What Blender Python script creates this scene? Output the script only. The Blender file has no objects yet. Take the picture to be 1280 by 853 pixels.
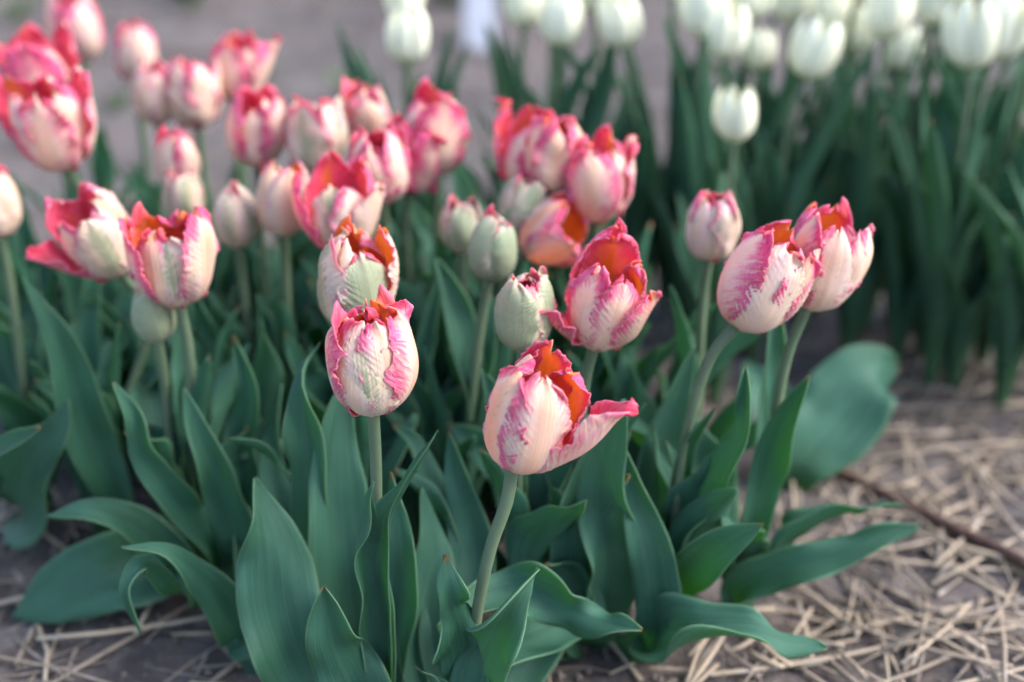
import bpy, math, random
import numpy as np
from mathutils import Vector
R = math.radians
scene = bpy.context.scene
COL = scene.collection

# ------------------------------------------------------------------ camera, sky, sun, exposure
CAM_H, PITCH, FPX = 0.75, R(24.0), 1280 * 50.0 / 36.0
cam_d = bpy.data.cameras.new('camera')
cam_d.lens = 50.0; cam_d.sensor_width = 36.0; cam_d.clip_start = 0.02; cam_d.clip_end = 500
cam_d.dof.use_dof = True; cam_d.dof.focus_distance = 1.01; cam_d.dof.aperture_fstop = 2.0
cam_d.dof.aperture_blades = 9
cam = bpy.data.objects.new('camera', cam_d); COL.objects.link(cam)
cam.location = (0, 0, CAM_H); cam.rotation_euler = (math.pi / 2 - PITCH, 0, 0)
scene.camera = cam

SUN_EL, SUN_AZ = R(44), R(96)         # azimuth clockwise from +Y: soft light from the right
w = bpy.data.worlds.new('World'); scene.world = w; w.use_nodes = True
nt = w.node_tree; bg = nt.nodes['Background']
sky = nt.nodes.new('ShaderNodeTexSky'); sky.sky_type = 'NISHITA'; sky.sun_disc = False
sky.sun_elevation = SUN_EL; sky.sun_rotation = SUN_AZ
sky.air_density = 1.0; sky.dust_density = 1.5; sky.ozone_density = 1.0
nt.links.new(sky.outputs[0], bg.inputs[0]); bg.inputs[1].default_value = 0.15
sun_d = bpy.data.lights.new('sun', 'SUN'); sun_d.energy = 1.7; sun_d.angle = R(40); sun_d.color = (1, .97, .93)
sun = bpy.data.objects.new('sun', sun_d); COL.objects.link(sun); sun.location = (2, 2, 4)
sdir = Vector((math.sin(SUN_AZ) * math.cos(SUN_EL), math.cos(SUN_AZ) * math.cos(SUN_EL), math.sin(SUN_EL)))
sun.rotation_euler = sdir.to_track_quat('Z', 'Y').to_euler()
scene.view_settings.view_transform = 'Standard'; scene.view_settings.look = 'None'
scene.view_settings.exposure = 1.72; scene.view_settings.gamma = 1.0

# ------------------------------------------------------------------ pixel rays
def ray(px, py):
    a = (px - 640) / FPX; b = (426.5 - py) / FPX
    return np.array([a, math.cos(PITCH) + b * math.sin(PITCH), -math.sin(PITCH) + b * math.cos(PITCH)])
def at_y(px, py, Y):
    d = ray(px, py); return np.array([0, 0, CAM_H]) + d * (Y / d[1])
def at_z(px, py, z):
    d = ray(px, py); return np.array([0, 0, CAM_H]) + d * ((z - CAM_H) / d[2])

# ------------------------------------------------------------------ material helpers
class NT:
    def __init__(s, name):
        s.m = bpy.data.materials.new(name); s.m.use_nodes = True
        s.t = s.m.node_tree; s.t.nodes.clear()
        s.out = s.t.nodes.new('ShaderNodeOutputMaterial')
    def n(s, typ, **kw):
        nd = s.t.nodes.new(typ)
        for k, v in kw.items(): setattr(nd, k, v)
        return nd
    def put(s, sock, v):
        if isinstance(v, bpy.types.NodeSocket): s.t.links.new(v, sock)
        elif v is not None:
            if isinstance(v, (tuple, list)) and len(v) == 3 and sock.type == 'RGBA': v = (*v, 1)
            sock.default_value = v
    def math(s, op, a, b=None, c=None, clamp=False):
        nd = s.n('ShaderNodeMath', operation=op); nd.use_clamp = clamp
        s.put(nd.inputs[0], a); s.put(nd.inputs[1], b)
        if c is not None: s.put(nd.inputs[2], c)
        return nd.outputs[0]
    def ss(s, x, lo, hi):
        nd = s.n('ShaderNodeMapRange', interpolation_type='SMOOTHSTEP')
        s.put(nd.inputs[0], x); s.put(nd.inputs[1], lo); s.put(nd.inputs[2], hi)
        return nd.outputs[0]
    def mix(s, f, a, b):
        nd = s.n('ShaderNodeMix', data_type='RGBA')
        s.put(nd.inputs[0], f); s.put(nd.inputs[6], a); s.put(nd.inputs[7], b)
        return nd.outputs[2]
    def vec(s, x, y, z):
        nd = s.n('ShaderNodeCombineXYZ')
        for i, v in enumerate((x, y, z)): s.put(nd.inputs[i], v)
        return nd.outputs[0]
    def noise(s, vec, scale, detail=2.0, rough=.5):
        nd = s.n('ShaderNodeTexNoise'); s.put(nd.inputs['Vector'], vec)
        nd.inputs['Scale'].default_value = scale; nd.inputs['Detail'].default_value = detail
        nd.inputs['Roughness'].default_value = rough
        return nd.outputs[0]
    def sep(s, v):
        nd = s.n('ShaderNodeSeparateXYZ'); s.put(nd.inputs[0], v); return nd.outputs
    def bump(s, h, strength, dist):
        nd = s.n('ShaderNodeBump'); nd.inputs['Strength'].default_value = strength
        nd.inputs['Distance'].default_value = dist; s.put(nd.inputs['Height'], h); return nd.outputs[0]
    def finish(s, col, rough=.5, spec=.3, normal=None, trans=0.0, tcol=None, sheen=0.0):
        p = s.n('ShaderNodeBsdfPrincipled')
        s.put(p.inputs['Base Color'], col); s.put(p.inputs['Roughness'], rough)
        p.inputs['Specular IOR Level'].default_value = spec
        p.inputs['Sheen Weight'].default_value = sheen
        if normal is not None: s.put(p.inputs['Normal'], normal)
        sh = p.outputs[0]
        if trans:
            t = s.n('ShaderNodeBsdfTranslucent'); s.put(t.inputs[0], tcol if tcol is not None else col)
            if normal is not None: s.put(t.inputs['Normal'], normal)
            mx = s.n('ShaderNodeMixShader'); mx.inputs[0].default_value = trans
            s.t.links.new(sh, mx.inputs[1]); s.t.links.new(t.outputs[0], mx.inputs[2]); sh = mx.outputs[0]
        s.t.links.new(sh, s.out.inputs[0]); return s.m

def petal_material():
    s = NT('parrot_petal')
    a = s.n('ShaderNodeAttribute', attribute_name='puv'); u, v, side = s.sep(a.outputs['Vector'])
    oi = s.n('ShaderNodeObjectInfo'); rnd = s.math('MULTIPLY', oi.outputs['Random'], 37.0)
    pk, gr, orr = s.n('ShaderNodeSeparateColor').outputs
    sc = s.t.nodes[-1]; s.t.links.new(oi.outputs['Color'], sc.inputs[0])
    av = s.math('ABSOLUTE', v)
    sweep = s.math('SUBTRACT', u, s.math('MULTIPLY', av, .30))
    streak = s.noise(s.vec(s.math('MULTIPLY', sweep, 26), s.math('MULTIPLY', v, 2.2), rnd), 1.0, 3, .6)
    blot = s.noise(s.vec(s.math('MULTIPLY', u, 3.0), s.math('MULTIPLY', v, 1.6), rnd), 1.0, 2)
    longst = s.noise(s.vec(s.math('MULTIPLY', u, 1.5), s.math('MULTIPLY', v, 14), rnd), 1.0, 2)
    fine = s.noise(s.vec(s.math('MULTIPLY', sweep, 60), s.math('MULTIPLY', v, 6), rnd), 1.0, 2)
    pa = s.n('ShaderNodeAttribute', attribute_name='pleat').outputs['Fac']
    # outer face
    cream = s.mix(s.ss(blot, .35, .7), (.92, .78, .56), (.94, .81, .70))
    cream = s.mix(s.math('MULTIPLY', s.ss(fine, .35, .7), .30), cream, (.93, .88, .80))
    em = s.math('ADD', av, s.math('MULTIPLY', s.math('SUBTRACT', streak, .5), 1.35))
    em = s.math('SUBTRACT', em, s.math('MULTIPLY', pa, .26))
    em = s.math('ADD', em, s.math('MULTIPLY', s.math('SUBTRACT', blot, .5), 1.0))
    em = s.math('ADD', em, s.math('MULTIPLY', s.ss(u, .70, 1.0), .35))
    lo = s.math('SUBTRACT', 1.12, s.math('MULTIPLY', pk, .95))
    pm = s.ss(em, lo, s.math('ADD', lo, .68))
    pink = s.mix(s.ss(streak, .3, .72), (.86, .060, .215), (.90, .23, .42))
    outer = s.mix(pm, cream, pink)
    # peach and green flames along the middle
    cm = s.math('SUBTRACT', 1, s.ss(s.math('ADD', av, s.math('MULTIPLY', s.math('SUBTRACT', longst, .5), .7)), .08, .42))
    cm = s.math('MULTIPLY', cm, s.ss(u, .05, .45))
    outer = s.mix(s.math('MULTIPLY', cm, s.math('MULTIPLY', orr, .6)), outer, (.82, .42, .20))
    gm = s.math('ADD', s.math('SUBTRACT', 1.0, av), s.math('MULTIPLY', s.math('SUBTRACT', longst, .5), 1.1))
    gm = s.math('ADD', gm, s.math('MULTIPLY', s.math('SUBTRACT', streak, .5), 1.1))
    gb = s.math('MULTIPLY', s.ss(s.math('ADD', u, s.math('MULTIPLY', s.ss(gr, .7, 1.0), .3)), .08, .45), s.math('SUBTRACT', 1.0, s.math('MULTIPLY', s.ss(u, .88, 1.0), .7)))
    glo = s.math('SUBTRACT', 1.35, s.math('MULTIPLY', gr, 1.5))
    gmask = s.math('MULTIPLY', s.ss(gm, glo, s.math('ADD', glo, .5)), s.math('MULTIPLY', gb, .85))
    green = s.mix(fine, (.25, .38, .20), (.46, .57, .34))
    outer = s.mix(gmask, outer, green)
    outer = s.mix(s.math('MULTIPLY', s.math('SUBTRACT', 1.0, s.ss(u, .02, .16)), .7), outer, (.72, .66, .30))
    # pale fringe on the very edge
    outer = s.mix(s.math('MULTIPLY', s.ss(av, .90, 1.0), .45), outer, (.88, .62, .66))
    # inner face: red, orange in the middle
    inn = s.mix(s.ss(streak, .3, .7), (.86, .055, .13), (.90, .16, .26))
    om = s.math('ADD', s.math('MULTIPLY', orr, 1.1), s.math('MULTIPLY', s.math('SUBTRACT', .55, av), .9))
    om = s.math('ADD', om, s.math('MULTIPLY', s.math('SUBTRACT', blot, .5), 1.4))
    inn = s.mix(s.ss(om, .45, 1.1), inn, (.90, .24, .035))
    inn = s.mix(s.math('MULTIPLY', s.ss(av, .85, 1.0), .5), inn, (.84, .30, .42))
    col = s.mix(side, outer, inn)
    h = s.math('ADD', s.math('MULTIPLY', streak, s.ss(av, .1, .9)), s.math('MULTIPLY', longst, .25))
    nrm = s.bump(h, .7, .003)
    return s.finish(col, .42, .35, nrm, .46, None, .15)

def white_material():
    s = NT('white_petal')
    a = s.n('ShaderNodeAttribute', attribute_name='puv'); u, v, side = s.sep(a.outputs['Vector'])
    oi = s.n('ShaderNodeObjectInfo'); rnd = s.math('MULTIPLY', oi.outputs['Random'], 37.0)
    longst = s.noise(s.vec(s.math('MULTIPLY', u, 1.5), s.math('MULTIPLY', v, 12), rnd), 1.0, 2)
    col = s.mix(s.ss(longst, .3, .8), (.93, .91, .79), (.86, .87, .64))
    col = s.mix(s.math('MULTIPLY', s.math('SUBTRACT', 1.0, s.ss(u, .0, .35)), .6), col, (.58, .66, .34))
    return s.finish(col, .45, .3, s.bump(longst, .3, .001), .35)

def leaf_material(name, dark, mid, pale, tcol):
    s = NT(name)
    a = s.n('ShaderNodeAttribute', attribute_name='puv'); u, v, side = s.sep(a.outputs['Vector'])
    oi = s.n('ShaderNodeObjectInfo'); rnd = s.math('MULTIPLY', oi.outputs['Random'], 51.0)
    av = s.math('ABSOLUTE', v)
    vein = s.noise(s.vec(s.math('MULTIPLY', u, 1.2), s.math('MULTIPLY', v, 30), rnd), 1.0, 2, .6)
    blot = s.noise(s.vec(s.math('MULTIPLY', u, 4.0), s.math('MULTIPLY', v, 1.3), rnd), 1.0, 4, .6)
    speck = s.noise(s.vec(s.math('MULTIPLY', u, 60), s.math('MULTIPLY', v, 18), rnd), 1.0, 2)
    col = s.mix(s.ss(blot, .3, .72), dark, mid)
    col = s.mix(s.math('MULTIPLY', s.ss(vein, .38, .70), .5), col, pale)
    col = s.mix(s.math('MULTIPLY', oi.outputs['Random'], .28), col, pale)
    col = s.mix(s.math('MULTIPLY', s.ss(speck, .66, .8), .18), col, (.16, .20, .13))
    col = s.mix(s.math('MULTIPLY', s.ss(av, .93, .99), .45), col, (.22, .33, .20))
    col = s.mix(s.math('MULTIPLY', s.math('SUBTRACT', 1.0, s.ss(u, .05, .4)), .35), col, (.12, .22, .07))
    tip = s.math('ADD', u, s.math('MULTIPLY', s.math('SUBTRACT', speck, .5), .03))
    tl = s.math('ADD', .962, s.math('MULTIPLY', oi.outputs['Random'], .05))
    col = s.mix(s.ss(tip, tl, s.math('ADD', tl, .02)), col, (.17, .10, .055))
    h = s.math('ADD', vein, s.math('MULTIPLY', blot, .4))
    return s.finish(col, s.math('ADD', .38, s.math('MULTIPLY', blot, .2)), .3, s.bump(h, .6, .0016), .40, tcol)

def stem_material():
    s = NT('stem')
    tc = s.n('ShaderNodeTexCoord').outputs['Object']
    n1 = s.noise(tc, 14, 3); n2 = s.noise(tc, 240, 2)
    col = s.mix(s.ss(n1, .3, .7), (.075, .125, .075), (.125, .175, .10))
    col = s.mix(s.math('MULTIPLY', n2, .25), col, (.18, .21, .14))
    return s.finish(col, .5, .3, s.bump(n2, .2, .0006), .08, (.2, .35, .08))

def soil_material():
    s = NT('soil')
    tc = s.n('ShaderNodeTexCoord').outputs['Object']
    n1 = s.noise(tc, 5, 5, .6); n2 = s.noise(tc, 60, 5, .65); n3 = s.noise(tc, 380, 3, .7)
    n0 = s.noise(tc, 14, 4, .6)
    col = s.mix(s.ss(n1, .35, .65), (.080, .065, .060), (.165, .138, .13))
    col = s.mix(s.math('MULTIPLY', s.ss(n0, .5, .62), .6), col, (.23, .20, .185))
    col = s.mix(s.ss(n2, .45, .75), col, (.22, .19, .175))
    col = s.mix(s.math('MULTIPLY', s.ss(n3, .35, .6), .5), col, (.065, .048, .042))
    h = s.math('ADD', n2, s.math('MULTIPLY', n3, .5))
    return s.finish(col, .9, .15, s.bump(h, .8, .006))

def straw_material():
    s = NT('straw')
    oi = s.n('ShaderNodeObjectInfo')
    tc = s.n('ShaderNodeTexCoord').outputs['Object']
    geo = s.n('ShaderNodeNewGeometry')
    n1 = s.noise(tc, 35, 3, .6); n2 = s.noise(tc, 400, 2)
    r = s.math('ADD', s.math('MULTIPLY', geo.outputs['Random Per Island'], .65), s.math('MULTIPLY', oi.outputs['Random'], .35))
    col = s.mix(s.math('POWER', r, 1.9), (.10, .078, .065), (.72, .56, .38))
    col = s.mix(s.ss(n1, .45, .8), col, (.36, .30, .26))
    col = s.mix(s.math('MULTIPLY', s.ss(n2, .55, .8), .4), col, (.16, .12, .10))
    return s.finish(col, .6, .3, s.bump(n2, .3, .001))

def simple(name, c1, c2, scale, rough=.7, bumpd=.002, trans=0, tcol=None):
    s = NT(name); tc = s.n('ShaderNodeTexCoord').outputs['Object']
    n1 = s.noise(tc, scale, 4, .6)
    return s.finish(s.mix(s.ss(n1, .3, .7), c1, c2), rough, .3, s.bump(n1, .6, bumpd), trans, tcol)

M_PET = petal_material(); M_WHT = white_material()
M_LEAF = leaf_material('tulip_leaf', (.020, .086, .060), (.044, .150, .103), (.115, .24, .17), (.20, .46, .06))
M_LEAFW = leaf_material('white_tulip_leaf', (.026, .100, .062), (.056, .168, .100), (.14, .27, .16), (.15, .31, .06))
M_STEM = stem_material(); M_SOIL = soil_material(); M_STRAW = straw_material()
M_STICK = simple('stick_bark', (.050, .026, .020), (.11, .06, .045), 60, .75, .003)
M_STAKE = simple('stake_paint', (.62, .62, .68), (.74, .73, .78), 18, .6, .001)
M_WEED = simple('weed_leaf', (.05, .12, .035), (.10, .19, .06), 20, .6, .001, .25, (.16, .3, .05))
M_CLOD = simple('clod', (.085, .064, .056), (.19, .15, .13), 50, .9, .004)
M_STAM = simple('stamen', (.05, .035, .05), (.35, .24, .06), 200, .8, .001)

# ------------------------------------------------------------------ mesh helpers
def link(name, me, mat, parent=None):
    o = bpy.data.objects.new(name, me); COL.objects.link(o)
    if mat and not me.materials: me.materials.append(mat)
    if parent: o.parent = parent
    return o
def tag(o, label=None, cat=None, group=None, kind=None):
    for k, v in (('label', label), ('category', cat), ('group', group), ('kind', kind)):
        if v: o[k] = v
    return o
def mesh_np(name, verts, quads, attr=None):
    me = bpy.data.meshes.new(name)
    me.vertices.add(len(verts)); me.vertices.foreach_set('co', np.asarray(verts, np.float32).ravel())
    q = np.asarray(quads, np.int32)
    me.loops.add(q.size); me.loops.foreach_set('vertex_index', q.ravel())
    me.polygons.add(len(q)); me.polygons.foreach_set('loop_start', np.arange(0, q.size, q.shape[1], dtype=np.int32))
    me.polygons.foreach_set('use_smooth', np.ones(len(q), bool))
    if attr is not None:
        at = me.attributes.new('puv', 'FLOAT_VECTOR', 'POINT')
        at.data.foreach_set('vector', np.asarray(attr, np.float32).ravel())
    me.update(calc_edges=True); me.validate(); return me
def normals_grid(P):
    du = np.gradient(P, axis=0); dv = np.gradient(P, axis=1)
    n = np.cross(du, dv); l = np.linalg.norm(n, axis=2, keepdims=True); l[l < 1e-12] = 1
    return n / l
def sheet(name, P, N, thick, U, V, flip=False, pleat=None):
    """closed two-sided sheet from a grid P (front) and P - N*thick (back)"""
    m, k, _ = P.shape
    B = P - N * thick
    verts = np.concatenate([P.reshape(-1, 3), B.reshape(-1, 3)])
    idx = np.arange(m * k).reshape(m, k)
    a, b, c, d = idx[:-1, :-1], idx[:-1, 1:], idx[1:, 1:], idx[1:, :-1]
    f = np.stack([a, d, c, b], -1).reshape(-1, 4)
    g = np.stack([a, b, c, d], -1).reshape(-1, 4) + m * k
    ring = np.concatenate([idx[0, :], idx[1:, -1], idx[-1, -2::-1], idx[-2:0:-1, 0]])
    rn = np.roll(ring, -1)
    r = np.stack([ring, rn, rn + m * k, ring + m * k], -1)
    q = np.concatenate([f, g, r])
    if flip: q = q[:, ::-1]
    at = np.concatenate([np.stack([U, V, np.zeros_like(U)], -1).reshape(-1, 3),
                         np.stack([U, V, np.ones_like(U)], -1).reshape(-1, 3)])
    me = mesh_np(name, verts, q, at)
    if pleat is not None:
        a_ = me.attributes.new('pleat', 'FLOAT', 'POINT'); a_.data.foreach_set('value', np.tile(pleat.ravel(), 2).astype(np.float32))
    return me
def wob(x, rs, n, f0, f1):
    y = np.zeros_like(x)
    for _ in range(n):
        y = y + np.sin(x * rs.uniform(f0, f1) + rs.uniform(0, 6.28)) * rs.uniform(.5, 1)
    return y / n
def spline(pts, n):
    P = np.asarray(pts, float); m = len(P)
    seg = np.linalg.norm(np.diff(P, axis=0), axis=1) ** .5; t = np.concatenate([[0], np.cumsum(seg)])
    # natural-ish cubic through centripetal Hermite tangents
    d = np.zeros_like(P)
    for i in range(m):
        if i == 0: d[i] = (P[1] - P[0]) / (t[1] - t[0])
        elif i == m - 1: d[i] = (P[-1] - P[-2]) / (t[-1] - t[-2])
        else: d[i] = .5 * ((P[i + 1] - P[i]) / (t[i + 1] - t[i]) + (P[i] - P[i - 1]) / (t[i] - t[i - 1]))
    tt = np.linspace(0, t[-1], n * 4); out = np.zeros((len(tt), 3))
    for j, x in enumerate(tt):
        i = min(np.searchsorted(t, x, 'right') - 1, m - 2); i = max(i, 0); h = t[i + 1] - t[i]; s = (x - t[i]) / h
        out[j] = ((2*s**3 - 3*s**2 + 1) * P[i] + (s**3 - 2*s**2 + s) * h * d[i] + (-2*s**3 + 3*s**2) * P[i+1] + (s**3 - s**2) * h * d[i+1])
    L = np.concatenate([[0], np.cumsum(np.linalg.norm(np.diff(out, axis=0), axis=1))])
    x = np.linspace(0, L[-1], n)
    return np.stack([np.interp(x, L, out[:, k]) for k in range(3)], -1), L[-1]
def tube(name, pts, radii, sides=8, n=None):
    C, _ = spline(pts, n) if n else (np.asarray(pts, float), 0)
    m = len(C); rr = np.interp(np.linspace(0, 1, m), np.linspace(0, 1, len(radii)), radii)
    T = np.gradient(C, axis=0); T /= np.linalg.norm(T, axis=1, keepdims=True)
    ref = np.array([0.31, -.9, .3]) if abs(T[0, 1]) < .8 else np.array([1., 0, .2])
    A = np.cross(T, ref); A /= np.linalg.norm(A, axis=1, keepdims=True); B = np.cross(T, A)
    ang = np.linspace(0, 2 * np.pi, sides, endpoint=False)
    ring = C[:, None] + rr[:, None, None] * (np.cos(ang)[None, :, None] * A[:, None] + np.sin(ang)[None, :, None] * B[:, None])
    V = np.concatenate([ring.reshape(-1, 3), C[:1], C[-1:]])
    idx = np.arange(m * sides).reshape(m, sides); nx = np.roll(idx, -1, 1)
    q = np.stack([idx[:-1], nx[:-1], nx[1:], idx[1:]], -1).reshape(-1, 4)
    e0 = np.stack([nx[0], idx[0], np.full(sides, m * sides), np.full(sides, m * sides)], -1)
    e1 = np.stack([idx[-1], nx[-1], np.full(sides, m * sides + 1), np.full(sides, m * sides + 1)], -1)
    return V, q, e0, e1
def tube_mesh(name, pts, radii, sides=8, n=None):
    V, q, e0, e1 = tube(name, pts, radii, sides, n)
    me = bpy.data.meshes.new(name)
    me.from_pydata(V.tolist(), [], q.tolist() + [f[:3] for f in e0.tolist()] + [f[:3] for f in e1.tolist()])
    me.polygons.foreach_set('use_smooth', np.ones(len(me.polygons), bool)); me.update(); return me

# ------------------------------------------------------------------ ground
_rs = np.random.RandomState(4)
_gw = [(_rs.uniform(-1, 1, 2) * f, _rs.uniform(0, 6.28), a) for f, a, k in ((9, .006, 5), (28, .0035, 6), (85, .0018, 8), (210, .0009, 10)) for _ in range(k)]
def gh(x, y):
    z = 0
    for kv, ph, a in _gw: z = z + a * np.sin(kv[0] * x + kv[1] * y + ph)
    return z * .8
t = np.linspace(-1, 1, 321); g = np.sinh(t * 5.2) / np.sinh(5.2) * 160
X, Y = np.meshgrid(g, g + 1.3, indexing='ij')
fade = np.clip(1.5 - np.hypot(X, Y - 1.3) / 6, 0, 1)
Z = gh(X, Y) * fade
V = np.stack([X, Y, Z], -1).reshape(-1, 3); idx = np.arange(321 * 321).reshape(321, 321)
q = np.stack([idx[:-1, :-1], idx[1:, :-1], idx[1:, 1:], idx[:-1, 1:]], -1).reshape(-1, 4)
ground = link('ground', mesh_np('ground', V, q), M_SOIL); tag(ground, kind='structure')

# ------------------------------------------------------------------ petals
WPROF_U = [0, .06, .15, .3, .5, .68, .82, .92, .97, 1.0]
WPROF_W = [.20, .34, .56, .84, 1.0, .99, .86, .62, .40, .16]
KN_U = np.array([0, .12, .3, .5, .75, 1.0]); KN = np.array([85, 61, 25, 3, -11, -53.])
KN_O = np.array([0, 5, 20, 32, 46, 84.])
def petal_mesh(rs, ax, e_r, e_s, org, L, W, op, rc, res=(30, 17), ruffle=1.0, curl=0.0, tip=0.0, r0=.003, white=False, twist=0.0, bend=0.0):
    m, k = res; L = L * (1.04 if not white else 1.34)
    if not white: bend += rs.uniform(-.08, .08); twist += rs.uniform(-.28, .28); op += rs.uniform(-.05, .09)
    u = np.linspace(0, 1, m); v = np.linspace(-1, 1, k)
    th = np.radians(np.interp(u, KN_U, KN + KN_O * op) + tip * np.clip((u - .7) / .3, 0, 1) ** 1.5)
    # smooth the knot curve
    for _ in range(3): th[1:-1] = .25 * th[:-2] + .5 * th[1:-1] + .25 * th[2:]
    ds = L / (m - 1)
    r = r0 + np.concatenate([[0], np.cumsum(np.sin((th[1:] + th[:-1]) / 2) * ds)])
    z = np.concatenate([[0], np.cumsum(np.cos((th[1:] + th[:-1]) / 2) * ds)])
    wu = np.interp(u, WPROF_U, WPROF_W) if not white else np.interp(u, [0, .1, .3, .5, .7, .85, .95, 1], [.25, .5, .9, 1, .86, .55, .24, .03])
    wl, wr = W * wu, W * wu
    if not white:
        wl = wl * (1 + ruffle * (.12 * wob(u, rs, 3, 10, 22) + .11 * wob(u, rs, 4, 45, 120)))
        wr = wr * (1 + ruffle * (.12 * wob(u, rs, 3, 10, 22) + .11 * wob(u, rs, 4, 45, 120)))
    Vv = np.tile(v, (m, 1)); Uu = np.tile(u[:, None], (1, k))
    half = np.where(Vv < 0, wl[:, None], wr[:, None])
    rcu = rc * np.interp(u, [0, .2, .6, 1], [.45, .85, 1, .8 if not white else .7])[:, None]
    a = np.clip(Vv * half / rcu, -1.75, 1.75)
    T = np.sin(th)[:, None] * e_r + np.cos(th)[:, None] * ax
    n = np.cos(th)[:, None] * e_r - np.sin(th)[:, None] * ax
    C = org + r[:, None] * e_r + z[:, None] * ax
    C = C + (bend * L * u ** 2)[:, None] * e_s
    P = C[:, None] + (rcu * np.sin(a))[..., None] * e_s - (rcu * (1 - np.cos(a)))[..., None] * n[:, None]
    P = P + (twist * W * Vv * Uu ** 2)[..., None] * n[:, None]
    if not white:
        # uneven tip, edge curl, broad ruffles and fine pleats
        P = P + (L * .09 * ruffle * wob(Vv, rs, 4, 2, 11) * np.clip((Uu - .75) / .25, 0, 1) ** 2)[..., None] * T[:, None]
        e = np.clip((np.abs(Vv) - .55) / .45, 0, 1)
        tipf = np.clip((Uu - .8) / .2, 0, 1)
        pl = wob(Uu + .05 * Vv, rs, 4, 9, 26); pr = wob(Uu - .05 * Vv, rs, 4, 9, 26)
        broad = np.where(Vv < 0, pl, pr) * e ** 1.5 * .0095 * ruffle + curl * e ** 2 * .008 * np.clip(Uu * 3 - .4, 0, 1)
        broad = broad + .0028 * ruffle * wob(Uu * 7 + Vv * 2.1, rs, 3, .6, 1.5) * np.clip(Uu * 3 - .3, 0, 1)
        broad = broad + wob(Vv, rs, 3, 5, 11) * tipf ** 1.5 * .0060 * ruffle
        P = P + broad[..., None] * n[:, None]
        N = normals_grid(P)
        sw = Uu - .28 * np.abs(Vv)
        fr = rs.uniform(15, 20)
        phs = 2 * np.pi * fr * sw + 1.6 * wob(Uu * 9 + Vv * 3, rs, 3, .7, 1.6) * 2 + np.where(Vv < 0, rs.uniform(0, 6), rs.uniform(0, 6))
        env = np.clip(np.abs(Vv) * 1.6 - .10, 0, 1) ** 1.1 * (.65 + .5 * wob(Uu + .3 * Vv, rs, 3, 6, 14)) * np.clip(Uu * 5 - .3, 0, 1)
        pleat = np.sin(phs) * env
        ple = pleat * .0012 * ruffle
        ple = ple - np.exp(-(Vv / .05) ** 2) * .0005 + wob(Vv, rs, 3, 9, 20) * .0004 * np.clip(1.2 - Uu, 0, 1)
        P = P + ple[..., None] * N
    else: pleat = None
    N = normals_grid(P)
    if (N[m // 2, k // 2] @ n[m // 2]) < 0: N = -N; flip = True
    else: flip = False
    return sheet('petal', P, N, .0007, Uu, Vv, flip, pleat)

def flower(parent, base, org, ax, rot, petals, rs, res, color, mat, white=False, R0=.031):
    ax = ax / np.linalg.norm(ax)
    f = np.array([0, -1.0, 0]); f = f - (f @ ax) * ax; f /= np.linalg.norm(f)
    s0 = np.cross(ax, f)
    for p in petals:
        if not white and 'col' not in p: p['col'] = (color[0] * (1.1 + rs.uniform(-.15, .3)), color[1], color[2])
        phi = R(p['phi'] + rot)
        e_r = math.cos(phi) * f + math.sin(phi) * s0; e_s = np.cross(ax, e_r)
        me = petal_mesh(rs, ax, e_r, e_s, org - base, p['L'], p['W'], p.get('op', 0), p.get('rc', R0), res, p.get('ruf', 1), p.get('curl', 0), p.get('tip', 0), p.get('r0', .0035), white, p.get('tw', 0), p.get('bend', 0))
        o = link('petal', me, mat, parent)
        c = p.get('col', color)
        j = rs.uniform(-.10, .10, 3) if not white else np.zeros(3)
        o.color = (float(np.clip(c[0] + j[0], 0, 1.3)), float(np.clip(c[1] + j[1], 0, 1.2)), float(np.clip(c[2] + j[2], 0, 1.2)), 1)

def P_(phi, L, op=0., W=.029, **k): return dict(phi=phi, L=L, op=op, W=W, **k)
def kind_petals(kind, L, rs):
    q = L / .085; out = []
    j = lambda a: rs.uniform(-a, a)
    if kind == 'bud':
        for i in range(3): out.append(P_(120 * i + j(8), L * (1 + j(.04)), -.22 + j(.04), .031 * q, rc=.021 * q, ruf=.55))
        for i in range(3): out.append(P_(60 + 120 * i + j(8), L * .95, -.26, .026 * q, rc=.019 * q, ruf=.6, r0=.002))
    elif kind == 'slim':
        for i in range(3): out.append(P_(120 * i + j(8), L * (1 + j(.04)), -.14 + j(.05), .029 * q, rc=.022 * q, ruf=.7))
        for i in range(3): out.append(P_(60 + 120 * i + j(8), L * .98, -.16, .026 * q, rc=.021 * q, ruf=.8, r0=.002))
    elif kind == 'cup':
        for i in range(3): out.append(P_(120 * i + j(10), L * (1 + j(.12)), .04 + j(.15), .030 * q, rc=.028 * q, curl=.25 + j(.3), tip=j(18), bend=j(.06), ruf=1.25))
        for i in range(3): out.append(P_(60 + 120 * i + j(12), L * (1.02 + j(.10)), -.10 + j(.08), .028 * q, rc=.027 * q, curl=j(.2), r0=.0025))
    elif kind == 'open':
        for i in range(3): out.append(P_(120 * i + j(15), L * (1 + j(.1)), .24 + j(.2), .030 * q, rc=.034 * q, curl=.2 + j(.3), bend=j(.12), ruf=1.3))
        for i in range(3): out.append(P_(60 + 120 * i + j(15), L * (1.0 + j(.08)), .02 + j(.12), .028 * q, rc=.030 * q, curl=j(.3), r0=.0025))
    elif kind == 'white':
        for i in range(3): out.append(P_(120 * i + j(8), L * (1 + j(.04)), -.04 + j(.14) + .12, .0255 * q, rc=.023 * q, bend=j(.05)))
        for i in range(3): out.append(P_(60 + 120 * i + j(8), L * .98, -.02 + j(.10), .024 * q, rc=.021 * q, r0=.002))
    return out

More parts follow.
